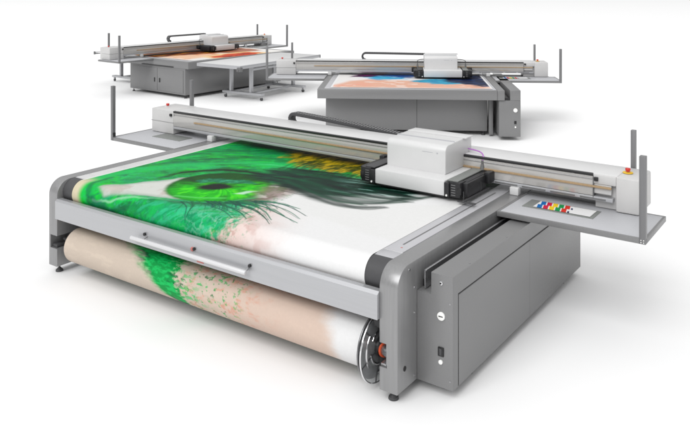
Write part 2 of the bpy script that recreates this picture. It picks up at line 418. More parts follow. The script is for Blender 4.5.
# --- the same print carried on down to the take-up roll
def art_roll(U, T):
    """T: 0 at the lowest line of the roll seen, 1 at the top"""
    w = fbm(U, T, 5, 4, 201) - .5
    fine = fbm(U, T, 26, 4, 205); mid = fbm(U, T, 8, 4, 207)
    c = np.ones(U.shape + (3,)) * S(216, 202, 188)
    c = mixc(c, S(230, 216, 200), sm(.5, .7, mid) * .4)
    c = mixc(c, S(228, 204, 190), sm(1.6, 2.3, U + .3 * w) * .7)
    vein = fbm(U * 2.2 + .3 * w, T * .8, 8, 4, 211)
    c = mixc(c, S(226, 150, 122), sm(.53, .70, vein) * .55 * (.3 + .7 * sm(.4, .6, fine)) * sm(1.5, 1.75, U) * sm(2.7, 2.1, U))
    c = mixc(c, S(240, 240, 240), sm(2.96, 3.14, U + .10 * (T - .5) + .12 * w))
    ctr = 1.34 + .36 * (1 - T)                 # streak of powder, leaning right as it goes down
    wd = .05 + .15 * T
    e = np.abs(U - ctr) / wd
    g = np.where(U < ctr, sm(1.7, .65, e + .5 * (fine - .5) + .6 * (mid - .5)), sm(1.15, .80, e + 1.3 * (fine - .5) + .8 * (mid - .5)))
    g = np.maximum(g, sm(.0, .25, U - ctr) * sm(.55, .1, U - ctr) * sm(.50, .58, fine * .5 + fbm(U, T, 14, 3, 215) * .5) * sm(.2, .6, T))
    gc = mixc(np.ones(c.shape) * S(0, 168, 84), S(30, 205, 110), sm(.4, .65, fine))
    gc = mixc(gc, S(0, 110, 66), sm(.55, .75, mid))
    sp = .8 * sm(.600, .665, .55 * fbm(U * 1.2, T * .5, 22, 3, 221) + .45 * fbm(U, T * .45, 60, 3, 223)) * sm(1.45, 1.65, U) * sm(2.35, 2.1, U)
    g = np.maximum(g, sp)
    return c * (1 - g[..., None]) + gc * g[..., None]

# --- feather print on the right-hand machine
def art_feather(U, V):
    w1 = fbm(U, V, 3, 4, 301) - .5
    mid = fbm(U, V, 5, 4, 303)
    c = np.ones(U.shape + (3,)) * S(246, 244, 242)
    p = sdf(U + .05 * w1, V, [(.2, .1), (.2, .45), (.45, 1.0), (.9, 1.28), (1.3, 1.15), (1.9, 1.05), (2.4, .9), (2.95, .5), (2.95, .1)])
    st = fbm(U + V * .4, (V - U * .5) * 5, 3, 4, 307)
    c = mixc(c, S(240, 190, 166), sm(-.05, .15, p)); c = mixc(c, S(250, 170, 150), sm(-.05, .1, p) * sm(.5, .7, st) * sm(1.2, .4, U))
    c = mixc(c, S(250, 226, 214), sm(-.05, .1, p) * sm(.55, .7, mid) * .8)
    def feather(poly, cols, seed):
        nonlocal c
        s = fbm(U + V * .3, (V - U * .2) * 7, 4, 4, seed)
        q = sdf(U, V, poly)
        m = sm(-.05, .04, q + .38 * (s - .5))
        fc = np.ones(c.shape) * cols[0]
        fc = mixc(fc, cols[1], sm(.4, .6, s)); fc = mixc(fc, cols[2], sm(.6, .75, s) * .8)
        c = c * (1 - m[..., None]) + fc * m[..., None]
    feather([(.45, 1.50), (.62, 2.0), (.75, 2.5), (1.15, 2.5), (1.5, 2.35), (1.35, 1.75), (1.1, 1.6), (.8, 1.5)], [S(34, 10, 50), S(90, 10, 90), S(150, 30, 120)], 311)
    feather([(1.1, 1.75), (1.2, 2.3), (1.6, 2.3), (1.8, 1.8), (1.55, 1.45), (1.3, 1.5)], [S(0, 50, 120), S(0, 110, 190), S(20, 16, 70)], 313)
    feather([(.70, 1.45), (1.0, 1.72), (1.45, 1.45), (1.55, 1.20), (1.2, 1.22), (.98, 1.14)], [S(60, 190, 225), S(20, 150, 210), S(150, 220, 235)], 315)
    feather([(1.55, .92), (1.9, 1.35), (2.3, 1.35), (2.62, .80), (2.15, .62), (1.85, .78)], [S(0, 140, 190), S(60, 190, 215), S(0, 90, 160)], 317)
    feather([(2.2, .98), (2.15, 1.7), (2.9, 2.1), (2.95, .48), (2.75, .42), (2.5, .66)], [S(6, 30, 78), S(4, 16, 50), S(20, 90, 160)], 319)
    feather([(.24, 1.95), (.4, 2.2), (.6, 2.15), (.45, 1.9)], [S(120, 130, 130), S(190, 200, 200), S(90, 90, 95)], 321)
    e = np.minimum(np.minimum(U - .21, 2.90 - U), V - .12)
    return mixc(c, S(248, 248, 248), sm(.035, .02, e))

# --- orange and umber print on the left-hand machine
def art_flame(U, V):
    w1 = fbm(U, V, 3, 4, 401) - .5; w2 = fbm(U, V, 3, 4, 403) - .5
    mid = fbm(U, V, 5, 5, 405)
    x, y = U + .25 * w1, V + .25 * w2
    c = np.ones(U.shape + (3,)) * S(248, 246, 243)
    pale = sdf(x, y, [(.3, .25), (.3, 2.2), (1.8, 2.2), (2.0, 1.2), (1.5, .45)])
    c = mixc(c, S(250, 208, 176), sm(-.15, .2, pale))
    c = mixc(c, S(224, 124, 60), sm(-.1, .2, pale) * sm(.5, .7, mid) * .8)
    st = fbm(U, V * 3, 4, 5, 407)
    b = sm(-.15, .1, sdf(x, y, [(.1, 1.30), (.1, 3), (4, 3), (3.3, .9), (3.0, .62), (2.2, .55), (1.8, .95), (1.1, 1.15)]))
    bc = mixc(np.ones(c.shape) * S(150, 72, 26), S(92, 44, 10), sm(.45, .65, st)); bc = mixc(bc, S(196, 140, 30), sm(.46, .3, st) * sm(2.5, 1.5, U))
    bc = mixc(bc, S(206, 150, 126), sm(2.0, 2.6, U) * .7)
    c = c * (1 - b[..., None]) + bc * b[..., None]
    f = sdf(x, y, [(1.15, .40), (1.75, .58), (2.45, .50), (2.6, .15), (2.0, -.10), (1.3, -.04), (.95, .12)])
    c = mixc(c, S(255, 214, 150), sm(-.28, .0, f) * .9)
    fc = mixc(np.ones(c.shape) * S(226, 84, 10), S(176, 44, 6), sm(.45, .65, mid)); fm = sm(-.06, .08, f)
    c = c * (1 - fm[..., None]) + fc * fm[..., None]
    c = mixc(c, S(250, 248, 244), sm(3.05, 3.2, x))
    return c

def sheet(name, xs, ys, pos, colf, parent, mat):
    """a grid surface: pos(X,Y)->(x,y,z) arrays, colf(X,Y)->linear rgb"""
    X, Y = np.meshgrid(xs, ys, indexing='ij')
    px, py, pz = pos(X, Y)
    c = colf(X, Y)
    nx, ny = X.shape
    co = np.stack([px, py, pz], -1).reshape(-1, 3).astype(np.float32)
    idx = np.arange(nx * ny).reshape(nx, ny)
    f = np.stack([idx[:-1, :-1], idx[1:, :-1], idx[1:, 1:], idx[:-1, 1:]], -1).reshape(-1, 4)
    me = bpy.data.meshes.new(name)
    me.vertices.add(len(co)); me.vertices.foreach_set('co', co.ravel())
    me.loops.add(f.size); me.loops.foreach_set('vertex_index', f.ravel().astype(np.int32))
    me.polygons.add(len(f)); me.polygons.foreach_set('loop_start', np.arange(0, f.size, 4, dtype=np.int32))
    me.update(calc_edges=True); me.validate()
    me.polygons.foreach_set('use_smooth', np.ones(len(f), bool))
    at = me.color_attributes.new('ink', 'FLOAT_COLOR', 'POINT')
    cc = np.ones((nx * ny, 4), np.float32); cc[:, :3] = np.clip(c.reshape(-1, 3), 0, 1) ** 1.12 * .77
    at.data.foreach_set('color', cc.ravel())
    o = bpy.data.objects.new(name, me); COL.objects.link(o)
    me.materials.append(mat)
    if parent: o.parent = parent
    return o

# ------------------------------------------------------------------ shared printer parts
def foot(parent, x, y, zt=.065):
    m = MB()
    m.cyl((x, y, 0.0), (x, y, .018), .034, .030, 24, .003)
    m.cyl((x, y, .018), (x, y, .034), .026, .012, 24)
    m.cyl((x, y, .03), (x, y, zt), .008, seg=12)
    return m.obj('levelling_foot', M['soft_black'], parent)

def post(parent, x0, x1, y0, y1, z0, z1):
    o = MB().box(x0, x1, y0, y1, z0, z1, .003).obj('upright_post', M['steelp'], parent)
    return o
M['steelp'] = pbr('grey_extruded_post', (.20, .20, .205), .4, .4, .03, 60, streak=(1, 1, .05))

def beam_assembly(P, bl, br, v, depth=.37, zb=.827, zt=1.10):
    """travelling-carriage beam between a left end cabinet and a right end cabinet.
    bl: (outer, inner) x of the left end, br: (inner recess start, recess end, outer)"""
    l0, l1 = bl; r0, r1, r2 = br
    # cover over the beam
    c = MB().box(l1 - .002, r1 + .01, v + .018, v + depth - .01, zt - .045, zt, .012)
    c.obj('beam_cover', M['white'], P)
    face = MB().box(l1, r0, v, v + .05, .925, zt - .022, .004).obj('beam_face', M['gloss'], P)
    MB().box(l1 + .002, r0 - .002, v - .006, v + .03, zt - .020, zt - .002, .003).obj('cover_seal', M['black'], P)
    MB().box(l1 + .01, r0 - .004, v - .007, v + .012, zt - .045, zt - .040, .001).obj('upper_guide_rail', M['steel'], P)
    MB().box(l1 + .35, r1 - .03, v - .012, v + .006, .992, 1.008, .002).obj('drive_belt', M['belt'], P)
    lo = MB().box(l1, r1 - .02, v - .004, v + depth - .02, .893, .922, .003).obj('lower_rail', M['alu'], P)
    for i in range(4):
        a = r0 - .82 + i * .24
        MB().box(a, a + .20, v - .008, v, .899, .911, .002).obj('rail_cover_strip', M['greyd'], P)
    # left end cabinet
    e = MB().box(l0, l1, v, v + depth, zb, zt + .003, .014).obj('beam_end_cabinet', M['whited'], P)
    MB().box(l0 - .002, l1 + .002, v - .003, v + depth * .8, .958, .961, .0005).obj('cover_joint', M['greyd'], e)
    MB().box(l1 - .05, l1 - .018, v - .02, v, 1.035, 1.065, .004).obj('latch', M['black'], e)
    # right end cabinet with its recess
    e = MB()
    e.box(r1, r2, v, v + depth, zb, zt - .004, .014)
    e.box(r0 + .003, r1 + .003, v + .002, v + depth, 1.020, zt - .006, .008)
    e.box(r0 + .003, r1 - .0, v + .055, v + depth - .02, zb, 1.03, .004)
    e = e.obj('beam_end_cabinet', M['whited'], P)
    MB().box(r0, r0 + .006, v - .005, v + .05, .90, zt - .02, .001).obj('edge_trim', M['greyd'], e)
    MB().box(r0 + .012, r0 + .042, v - .018, v + .004, 1.045, 1.075, .004).obj('latch', M['black'], e)
    MB().box(r0 + .006, r1 - .035, v + .01, v + .056, .945, 1.02, .004).obj('drive_housing', M['whited'], e)
    # emergency stops on both ends
    zt = zt - .004
    for x, yel in (((l0 + .09), False), ((r1 + r2) / 2 - .04, True)):
        b = MB()
        b.cyl((x, v + .17, zt + .004), (x, v + .17, zt + .010), .040, .039, 28, .002)
        b = b.obj('stop_button_base', M['yellow'] if yel else M['white'], P)
        MB().cyl((x, v + .17, zt + .016), (x, v + .17, zt + .034), .016, seg=20).cyl((x, v + .17, zt + .024), (x, v + .17, zt + .042), .021, .019, 28, .005).obj('stop_button', M['red'], b)
    return

def side_tray(P, x0, x1, y0, y1, zt=.827, inset=None):
    t = MB()
    f = .018
    t.box(x0, x1, y0, y0 + f, .788, zt, .002); t.box(x0, x1, y1 - f, y1, .788, zt, .002)
    t.box(x0, x0 + f, y0 + f, y1 - f, .788, zt, .002); t.box(x1 - f, x1, y0 + f, y1 - f, .788, zt, .002)
    t = t.obj('tray_rim', M['grey'], P)
    MB().box(x0 + f, x1 - f, y0 + f, y1 - f, .795, zt - .003, .001).obj('tray_top', M['tray'], P)
    if inset:
        a, b, c, d = inset
        MB().box(a, b, c, d, zt - .006, zt + .001, .001).obj('tray_inset', M['insert'], P)

def carriage(P, u0, u1, v, zb=.865, detail=True):
    """print carriage: low white body, rounded upper hood, charcoal lamp units on both sides"""
    zm = .990
    b = MB().box(u0, u1, v, v + .62, zb, zm, .010).obj('carriage_body', M['white'], P)
    MB().box(u0 + .01, u1 - .01, v + .01, v + .6, zb - .012, zb, .002).obj('carriage_underside', M['black'], P)
    h0, h1 = u0 + .018, u1 - .075
    pts = []
    va, vb, zt = v + .165, v + .66, 1.240
    rr = .055
    pts.append((va, zm + .0))
    for k in range(9):
        a = math.pi - k * math.pi / 2 / 8
        pts.append((va + rr + rr * math.cos(a), zt - rr - .012 + rr * math.sin(a)))
    pts += [(vb - .10, zt), (vb, zt - .012), (vb, 1.12), (v + .60, 1.11), (v + .60, zm)]
    hood = MB().prism(pts, 'x', h0, h1, .012).obj('carriage_hood', M['white'], P)
    MB().box(h0 + .02, h1 + .03, vb - .17, vb - .03, zt - .006, zt + .008, .005).obj('hood_rear_lip', M['white'], hood)
    MB().box(h0 + .004, h1 - .004, va + .17, va + .1725, zt - .012, zt + .0006, .0003).obj('hood_joint', M['tray'], hood)
    # faint maker's mark, a thin grey stroke and a small square
    MB().box(h0 + .355, h0 + .455, va - .0015, va + .01, 1.158, 1.163, .0008).box(h0 + .49, h0 + .505, va - .0015, va + .01, 1.153, 1.166, .0008).obj('maker_mark', M['tray'], hood)
    for side in (0, 1):
        sx = -1 if side == 0 else 1
        x0 = u0 if side == 0 else u1
        w = .18
        def X(a): return x0 + sx * a
        def bx(m, a, b_, *r, bev=.004): m.box(min(X(a), X(b_)), max(X(a), X(b_)), *r, bev=bev)
        m = MB()
        bx(m, .001, .045, v - .012, v + .10, zb, zm - .01)
        bx(m, .045, .14, v + .0, v + .10, zb + .004, zm)
        bx(m, .12, w, v + .05, v + .40, zb + .005, zm - .008)
        bx(m, .0, .16, v + .10, v + .52, zb + .02, zm - .004)
        bx(m, .16, w + .03, v + .40, v + .58, zb + .045, zm + .008)
        u = m.obj('lamp_unit', M['module'], P)
        m = MB(); bx(m, .015, .11, v + .02, v + .55, zm - .002, zm + .008, bev=.003)
        m.obj('lamp_top_plate', M['insert'] if side else M['soft_black'], u)
        m = MB()
        for k in range(5): bx(m, .060, .098, v - .003, v + .004, zb + .018 + k * .020, zb + .023 + k * .020, bev=.001)
        m.obj('cooling_slots', M['grey'], u)
        m = MB(); bx(m, .114, .150, v - .003, v + .006, zb + .03, zb + .085, bev=.010)
        m.obj('exhaust_port', M['black'], u)
        m = MB(); m.cyl((X(.025), v - .018, zb + .015), (X(.025), v - .008, zb + .015), .008, seg=16)
        m.obj('sensor', M['dial'], u)
        if detail and side == 1:
            m = MB(); bx(m, w - .05, w + .10, v - .03, v + .0, zb - .018, zb - .008, bev=.002)
            m.box(X(.17), X(.19), v - .03, v + .46, zb - .016, zb + .0, .003)
            m.cyl((X(.18), v - .02, zb - .01), (X(.18), v - .02, zb + .07), .003, seg=8)
            m.cyl((X(.18), v + .30, zb - .01), (X(.18), v + .30, zb + .08), .003, seg=8)
            m.obj('guard_bar', M['soft_black'], u)
        # hose fitting
        hx = X(.10)
        m = MB().cyl((hx, v + .50, zm), (hx, v + .50, zm + .05), .022, .012, 16)
        m = m.cyl((hx, v + .50, zm + .05), (hx, v + .50, zm + .08), .010, seg=12)
        m.obj('hose_fitting', M['greyd'], u)
        pts = smooth_line3([(hx, v + .50, zm + .06), (hx, v + .52, zm + .115), (hx - sx * .05, v + .55, zm + .14), (hx - sx * .17, v + .58, zm + .145)])
        MB().tube(pts, .006, 8).obj('ink_hose', M['purple'] if detail else M['black'], u)

def smooth_line3(pts, n=6):
    out = []
    P = [pts[0]] + list(pts) + [pts[-1]]
    for i in range(1, len(P) - 2):
        for k in range(n):
            t = k / n
            out.append(tuple(.5 * ((2 * P[i][j]) + (-P[i - 1][j] + P[i + 1][j]) * t + (2 * P[i - 1][j] - 5 * P[i][j] + 4 * P[i + 1][j] - P[i + 2][j]) * t * t + (-P[i - 1][j] + 3 * P[i][j] - 3 * P[i + 1][j] + P[i + 2][j]) * t ** 3) for j in range(3)))
    out.append(tuple(pts[-1]))
    return out

def cable_chain(P, ul, ur, v, ztop, zend, zlow=1.105, width=.09):
    """link chain: lower end on the beam, U-turn at the left, upper run going right to the carriage"""
    r = (ztop - zlow) / 2
    path = [(ul + .02 + .0, zlow)]
    cx = ul + r
    for k in range(0, 9):
        a = -math.pi / 2 - k * math.pi / 8
        path.append((cx + r * math.cos(a), zlow + r + r * math.sin(a)))
    n = int((ur - cx) / .034)
    for i in range(1, n + 1):
        t = i / n
        path.append((cx + (ur - cx) * t, ztop + (zend - ztop) * t ** 1.2))
    m = MB(); m2 = MB()
    th = .036
    for i in range(len(path) - 1):
        (xa, za), (xb, zb) = path[i], path[i + 1]
        L = math.hypot(xb - xa, zb - za)
        if L < 1e-4: continue
        ang = -math.atan2(zb - za, xb - xa)
        T = Matrix.Translation(((xa + xb) / 2, v, (za + zb) / 2)) @ Matrix.Rotation(ang, 4, 'Y')
        m.box(-L * .56, L * .56, 0, .008, -th / 2, th / 2, .002, mat=T)
        m.box(-L * .56, L * .56, width - .008, width, -th / 2, th / 2, .002, mat=T)
        m.box(-L * .30, L * .30, .006, width - .006, -th / 2, -th / 2 + .005, .001, mat=T)
        m2.box(-L * .22, L * .22, .006, width - .006, th / 2 - .004, th / 2, .001, mat=T)
    for k in range(3):
        y = v + .022 + k * .02
        m.tube([(a, y, b) for a, b in path], .006, 6)
    c = m.obj('cable_chain', M['soft_black'], P)
    m2.obj('chain_crossbars', M['steel'], c)

# ------------------------------------------------------------------ frames of the three machines (world position, turn)
def world(u, v, z, O, ang):
    a = R(ang)
    return (O[0] + u * math.cos(a) + v * math.sin(a), O[1] - u * math.sin(a) + v * math.cos(a), z)

OM, AM = (-2.5496, 6.5672), 35.39
OB, AB = (-.4603, 12.2796), 4.2
OA, AA = (-3.5464, 16.4006), -52.0
GROUP = 'wide flatbed inkjet printers'

# ================================================================== main printer
P = empty('flatbed_printer', (OM[0], OM[1], 0), -R(AM), 'largest wide grey flatbed printer in front, roll of printed film under its front bar', 'printer', GROUP)

def frame_profile(v1, zt=.827, r=.135, z0=.065, v0=-.01):
    p = [(v1, z0), (v0, z0)]
    for k in range(13):
        a = math.pi - k * math.pi / 2 / 12
        p.append((v0 + r + r * math.cos(a), zt - r + r * math.sin(a)))
    p.append((v1, zt))
    return p
def notched(z0, z1, d=.115):
    p = frame_profile(2.66)
    return [p[0], p[1], (-.01, z0), (d, z0), (d, z1), (-.01, z1)] + p[2:]
f = MB().prism(frame_profile(2.66), 'x', -.124, -.100, .005, 'a').prism(notched(.222, .338, .17), 'x', -.100, 0, .003, 'b').obj('side_frame', M['brush'], P)
MB().box(-.098, -.030, .01, .09, .224, .250, .004).obj('bearing_block', M['soft_black'], f)
f = MB().prism(notched(.208, .358), 'x', 3.397, 3.452, .003, 'a').prism(frame_profile(2.66), 'x', 3.452, 3.528, .005, 'b').obj('side_frame', M['brush'], P)
MB().box(3.440, 3.4515, .0, .10, .210, .356, .002).obj('bearing_plate', M['steel'], f)
MB().box(3.400, 3.438, .002, .10, .210, .226, .002).obj('bearing_block', M['steel'], f)
for z, y in ((.792, .13), (.50, .196), (.10, .196), (.66, .196)):
    MB().cyl((3.526, y, z), (3.533, y, z), .007, seg=12).obj('screw', M['chrome'], f)
MB().cyl((3.526, .075, .195), (3.531, .075, .195), .016, seg=20).obj('access_hole', M['gap'], f)
for x, y in ((-.055, .05), (3.463, .05), (-.055, 2.5), (3.46, 2.5)): foot(P, x, y)
# belly of the machine
MB().box(.002, 3.395, .46, 2.6, .10, .77, .004).obj('inner_chassis', M['greyd'], P)
# front bar with handle
fb = MB().prism([(-.032, .500), (.030, .500), (.030, .672), (-.012, .672), (-.032, .655)], 'x', .001, 3.396, .003).obj('front_bar', M['alu'], P)
h = MB().cyl((1.10, -.078, .566), (2.335, -.078, .566), .0165, seg=24, bev=.003).obj('handle', M['satin_white'], fb)
for x in (1.235, 2.325): MB().cyl((x, -.075, .572), (x, -.030, .592), .008, seg=12).obj('handle_bracket', M['steel'], h)
for x in (1.215, 1.775, 2.335): MB().cyl((x, -.047, .605), (x, -.030, .605), .012, seg=16, bev=.002).obj('clamp_knob', M['black'], fb)
MB().cyl((1.752, -.040, .598), (1.752, -.030, .598), .016, seg=20, bev=.002).obj('release_marker', M['salmon'], fb)
MB().box(1.80, 1.87, -.036, -.030, .512, .530, .004).obj('release_marker', M['salmon'], fb)
# front turning roller with bare ends
rz, rv, rr = .715, .155, .11
m = MB().cyl((.002, rv, rz), (3.395, rv, rz), rr, seg=64)
m.obj('turning_roller', M['soft_black'], P)
# border strips beside the film
MB().box(.001, .140, rv + .015, 2.6, .76, .824, .003).obj('border_strip', M['panel'], P)
MB().box(3.252, 3.395, .275, 2.6, .76, .829, .003).obj('border_strip', M['panel'], P)
MB().box(3.252, 3.395, rv + .0, .272, .78, .826, .003).obj('border_cap', M['panel'], P)
g = MB().box(3.318, 3.330, .40, 1.9, .820, .8305, .0008).obj('strip_groove', M['greyd'], P)
MB().box(3.338, 3.350, .34, .352, .82, .831, .001).obj('alignment_mark', M['salmon'], P)
MB().box(.02, .12, .30, .302, .82, .8255, .0005).obj('alignment_mark', M['greyd'], P)
MB().box(.002, 3.395, rv + .03, 2.6, .74, .8255, .002).obj('print_bed', M['white'], P)
# energy channel between frame and cabinet
m = MB().box(3.562, 3.570, .262, 2.6, .640, .757, .002)
m.box(3.562, 3.578, .262, 2.6, .752, .760, .002)
m.obj('channel_rail', M['steel'], P)
MB().box(3.572, 3.622, .40, 2.6, .634, .715, .006).obj('energy_chain', M['black'], P)
MB().box(3.5315, 3.556, .30, 2.6, .634, .68, .004).obj('channel_liner', M['black'], P)
# electrical cabinet
cab = MB().prism([(3.529, .065), (3.783, .065), (3.783, .770), (3.631, .770), (3.631, .632), (3.529, .632)], 'y', .226, 2.683, .004)
cab = cab.obj('electrical_cabinet', M['grey'], P)
MB().box(3.780, 3.7836, .297, 2.682, .640, .6475, .0005).obj('door_gap', M['gap'], cab)
MB().box(3.780, 3.7836, .297, .3035, .070, .640, .0005).obj('door_gap', M['gap'], cab)
MB().box(3.779, 3.7865, .305, 2.682, .068, .6385, .002).obj('cabinet_door', M['grey'], P)
MB().box(3.7862, 3.7868, 1.48, 1.484, .07, .637, .0002).obj('door_joint', M['greyd'], cab)
MB().cyl((3.705, .228, .513), (3.705, .214, .513), .026, seg=40, bev=.003).obj('gauge', M['dial'], cab)
MB().box(3.690, 3.720, .2105, .2145, .511, .516, .0008).obj('gauge_needle', M['black'], cab)
MB().box(3.682, 3.722, .217, .230, .262, .318, .003).obj('power_switch', M['black'], cab)
MB().box(3.692, 3.712, .212, .218, .270, .312, .003).obj('switch_rocker', M['soft_black'], cab)
MB().cyl((3.701, .228, .226), (3.701, .216, .226), .014, seg=24, bev=.002).obj('push_button', M['dial'], cab)
k = MB().cyl((3.703, .228, .718), (3.703, .218, .718), .013, seg=24, bev=.002).obj('cabinet_lock', M['chrome'], cab)
MB().cyl((3.703, .219, .718), (3.703, .216, .718), .006, seg=12).obj('keyhole', M['black'], k)
for x, y in ((3.70, .6), (3.70, 2.4)): foot(P, x, y, .07)

# beam, trays, posts
side_tray(P, -1.187, -.126, 1.455, 2.34, inset=(-.83, -.38, 1.75, 1.955))
side_tray(P, 3.5295, 4.627, 1.455, 2.075, inset=(3.64, 4.195, 1.69, 1.905))
MB().box(3.5295, 4.40, 2.077, 2.40, .79, .824, .003).obj('rear_shelf', M['grey'], P)
post(P, 4.583, 4.627, 1.452, 1.497, .789, 1.395)
post(P, -1.187, -1.148, 1.452, 1.492, .789, 1.410)
post(P, 4.30, 4.338, 2.345, 2.385, .80, 1.395)
post(P, -.86, -.822, 2.35, 2.39, .80, 1.405)
MB().cyl((-1.140, 1.460, .865), (-1.148, 1.460, .865), .012, seg=12).box(-1.147, -1.141, 1.458, 1.488, .835, .875, .001).obj('post_bracket', M['black'], P)
beam_assembly(P, (-1.085, -.705), (4.115, 4.288, 4.463), 1.957)
for x in (-.115, 3.44): MB().box(x, x + .075, 1.92, 1.99, .829, .893, .006).obj('beam_bearing', M['white'], P)
carriage(P, 2.410, 3.080, 1.453)
cable_chain(P, .715, 2.5, 2.345, 1.160, 1.062, 1.045)

for x in (4.596, 4.614):
    for z in (.800, .816): MB().cyl((x, 1.4545, z), (x, 1.4505, z), .0035, seg=12).obj('screw', M['dial'], P)
for y in (.5, 1.1, 1.7, 2.3): MB().cyl((3.765, y, .769), (3.765, y, .7725), .006, seg=12).obj('screw', M['steel'], P)
for z in (.12, .60): MB().cyl((3.765, .227, z), (3.765, .223, z), .005, seg=12).obj('screw', M['steel'], P)
# roll shaft and end flange
MB().cyl((-.07, .12, .265), (3.41, .12, .265), .022, seg=24).cyl((-.03, .12, .265), (.10, .12, .265), .034, seg=24, bev=.003).obj('roll_shaft', M['steel'], P)
FL = (3.315, .12, .258)
ax = (1, 0, 0)
fl = MB().cyl((FL[0] - .004, FL[1], FL[2]), (FL[0] + .002, FL[1], FL[2]), .222, seg=72).obj('roll_flange', M['clear'], P)
MB().torus(FL, ax, .222, .006).obj('flange_rim', M['chrome'], fl)
MB().cyl((FL[0] - .040, FL[1], FL[2]), (FL[0] - .030, FL[1], FL[2]), .205, seg=72, bev=.002).obj('core_plate', M['smoke'], fl)
m = MB()
for r_, a0 in ((.155, .3), (.155, 2.4), (.155, 4.5), (.105, 1.2), (.105, 3.3), (.105, 5.4)):
    m.torus(FL, ax, r_, .009, seg=14, ms=8, a0=a0, a1=a0 + 1.3)
m.obj('flange_ribs', M['chrome'], fl)
m = MB()
for k in range(6):
    a = k * math.pi / 3 + .3
    m.cyl((FL[0], FL[1] + .05 * math.cos(a), FL[2] + .05 * math.sin(a)), (FL[0], FL[1] + .215 * math.cos(a), FL[2] + .215 * math.sin(a)), .006, seg=8)
m.obj('flange_spokes', M['soft_black'], fl)
MB().cyl((3.20, .12, .258), (3.335, .12, .258), .060, seg=32, bev=.004).obj('flange_hub', M['black'], fl)
MB().cyl((3.336, .10, .268), (3.436, .05, .275), .034, seg=32, bev=.003).obj('hub_collar', M['steel'], fl)
MB().torus((3.382, .078, .271), (.9, -.42, .06), .040, .0085, 40, 8).obj('clamp_ring', M['copper'], fl)
MB().box(3.35, 3.395, -.0, .10, .44, .49, .004).obj('flange_guide', M['black'], P)

# ================================================================== printed film on the main printer
Fm = empty('printed_film', (OM[0], OM[1], 0), -R(AM), 'film printed with a green eye, on the front printer and its take-up roll', 'printed film')
zbed = .8285
def film_pos(X, T):
    """T is distance along the film from the bed edge tangent (v = rv): positive goes back over the bed, negative wraps over the roller"""
    R1 = zbed - rz
    a = np.clip(-T / R1, 0, math.pi * .86)
    y = np.where(T >= 0, rv + T, rv - R1 * np.sin(a)); z = np.where(T >= 0, zbed, rz + R1 * np.cos(a))
    return X, y, z
def film_col(X, T): return art_eye(X, rv + T)
o = sheet('film_on_bed', np.linspace(.143, 3.25, 660), np.concatenate([np.linspace(-.305, 0, 60)[:-1], np.linspace(0, 2.35, 470)]), film_pos, film_col, Fm, M['ink'])
RC = (.105, .262); RR = .148
def roll_pos(X, A):
    return X, RC[0] + RR * np.cos(A), RC[1] + RR * np.sin(A)
def roll_col(X, A):
    # front side of the roll: A from about 4.4 (bottom) back to 2 (top)
    return art_roll(X, np.clip((4.45 - A) / 2.1, -1, 2))
roll = sheet('film_roll', np.linspace(.15, 3.27, 620), np.linspace(0, 2 * math.pi, 200), roll_pos, roll_col, Fm, M['ink'])
m = MB()
for x in (.1505, 3.2695): MB().cyl((x - .0008, RC[0], RC[1]), (x + .0008, RC[0], RC[1]), RR - .001, seg=96).obj('roll_end', M['whited'], roll)
def web_pos(X, T):
    return X, .165 + (.19 - .165) * T, .395 + (.615 - .395) * T
web = sheet('film_web', np.linspace(.15, 3.25, 300), np.linspace(0, 1, 12), web_pos, lambda X, T: art_roll(X, 1 + .4 * T), Fm, M['ink'])

# ================================================================== printed colour chart in the right tray
def chart_col(X, Y):
    """X 0..1 along, Y 0..1 across"""
    c = np.ones(X.shape + (3,)) * S(240, 240, 240)
    cols = [S(20, 120, 190), S(215, 30, 80), S(250, 215, 40), S(20, 160, 90), S(225, 60, 40), S(20, 35, 90)]
    for k, col in enumerate(cols):
        x0 = .035 + k * .108
        ph = (Y * 2) % 1
        wv = np.where(ph < .5, .045 - .05 * ph, .02 - .05 * (ph - .5)) - .01
        m = (X > x0 + wv) & (X < x0 + wv + .088)
        if k == 5: m = (X > x0 + wv) & (X < x0 + wv + .032) & (((Y * 2) % 1) < .5)
        c[m] = col
    return c
ch = sheet('colour_chart', np.linspace(0, .445, 240), np.linspace(0, .175, 60),
           lambda X, Y: (X, Y, X * 0 + .0), lambda X, Y: chart_col(X / .445, Y / .175), None, M['ink'])
ch.location = world(3.722, 1.712, .8315, OM, AM); ch.rotation_euler = (0, 0, -R(AM))
tag(ch, 'white card with zigzag colour stripes lying in the side tray of the front printer', 'colour chart', 'colour test cards')

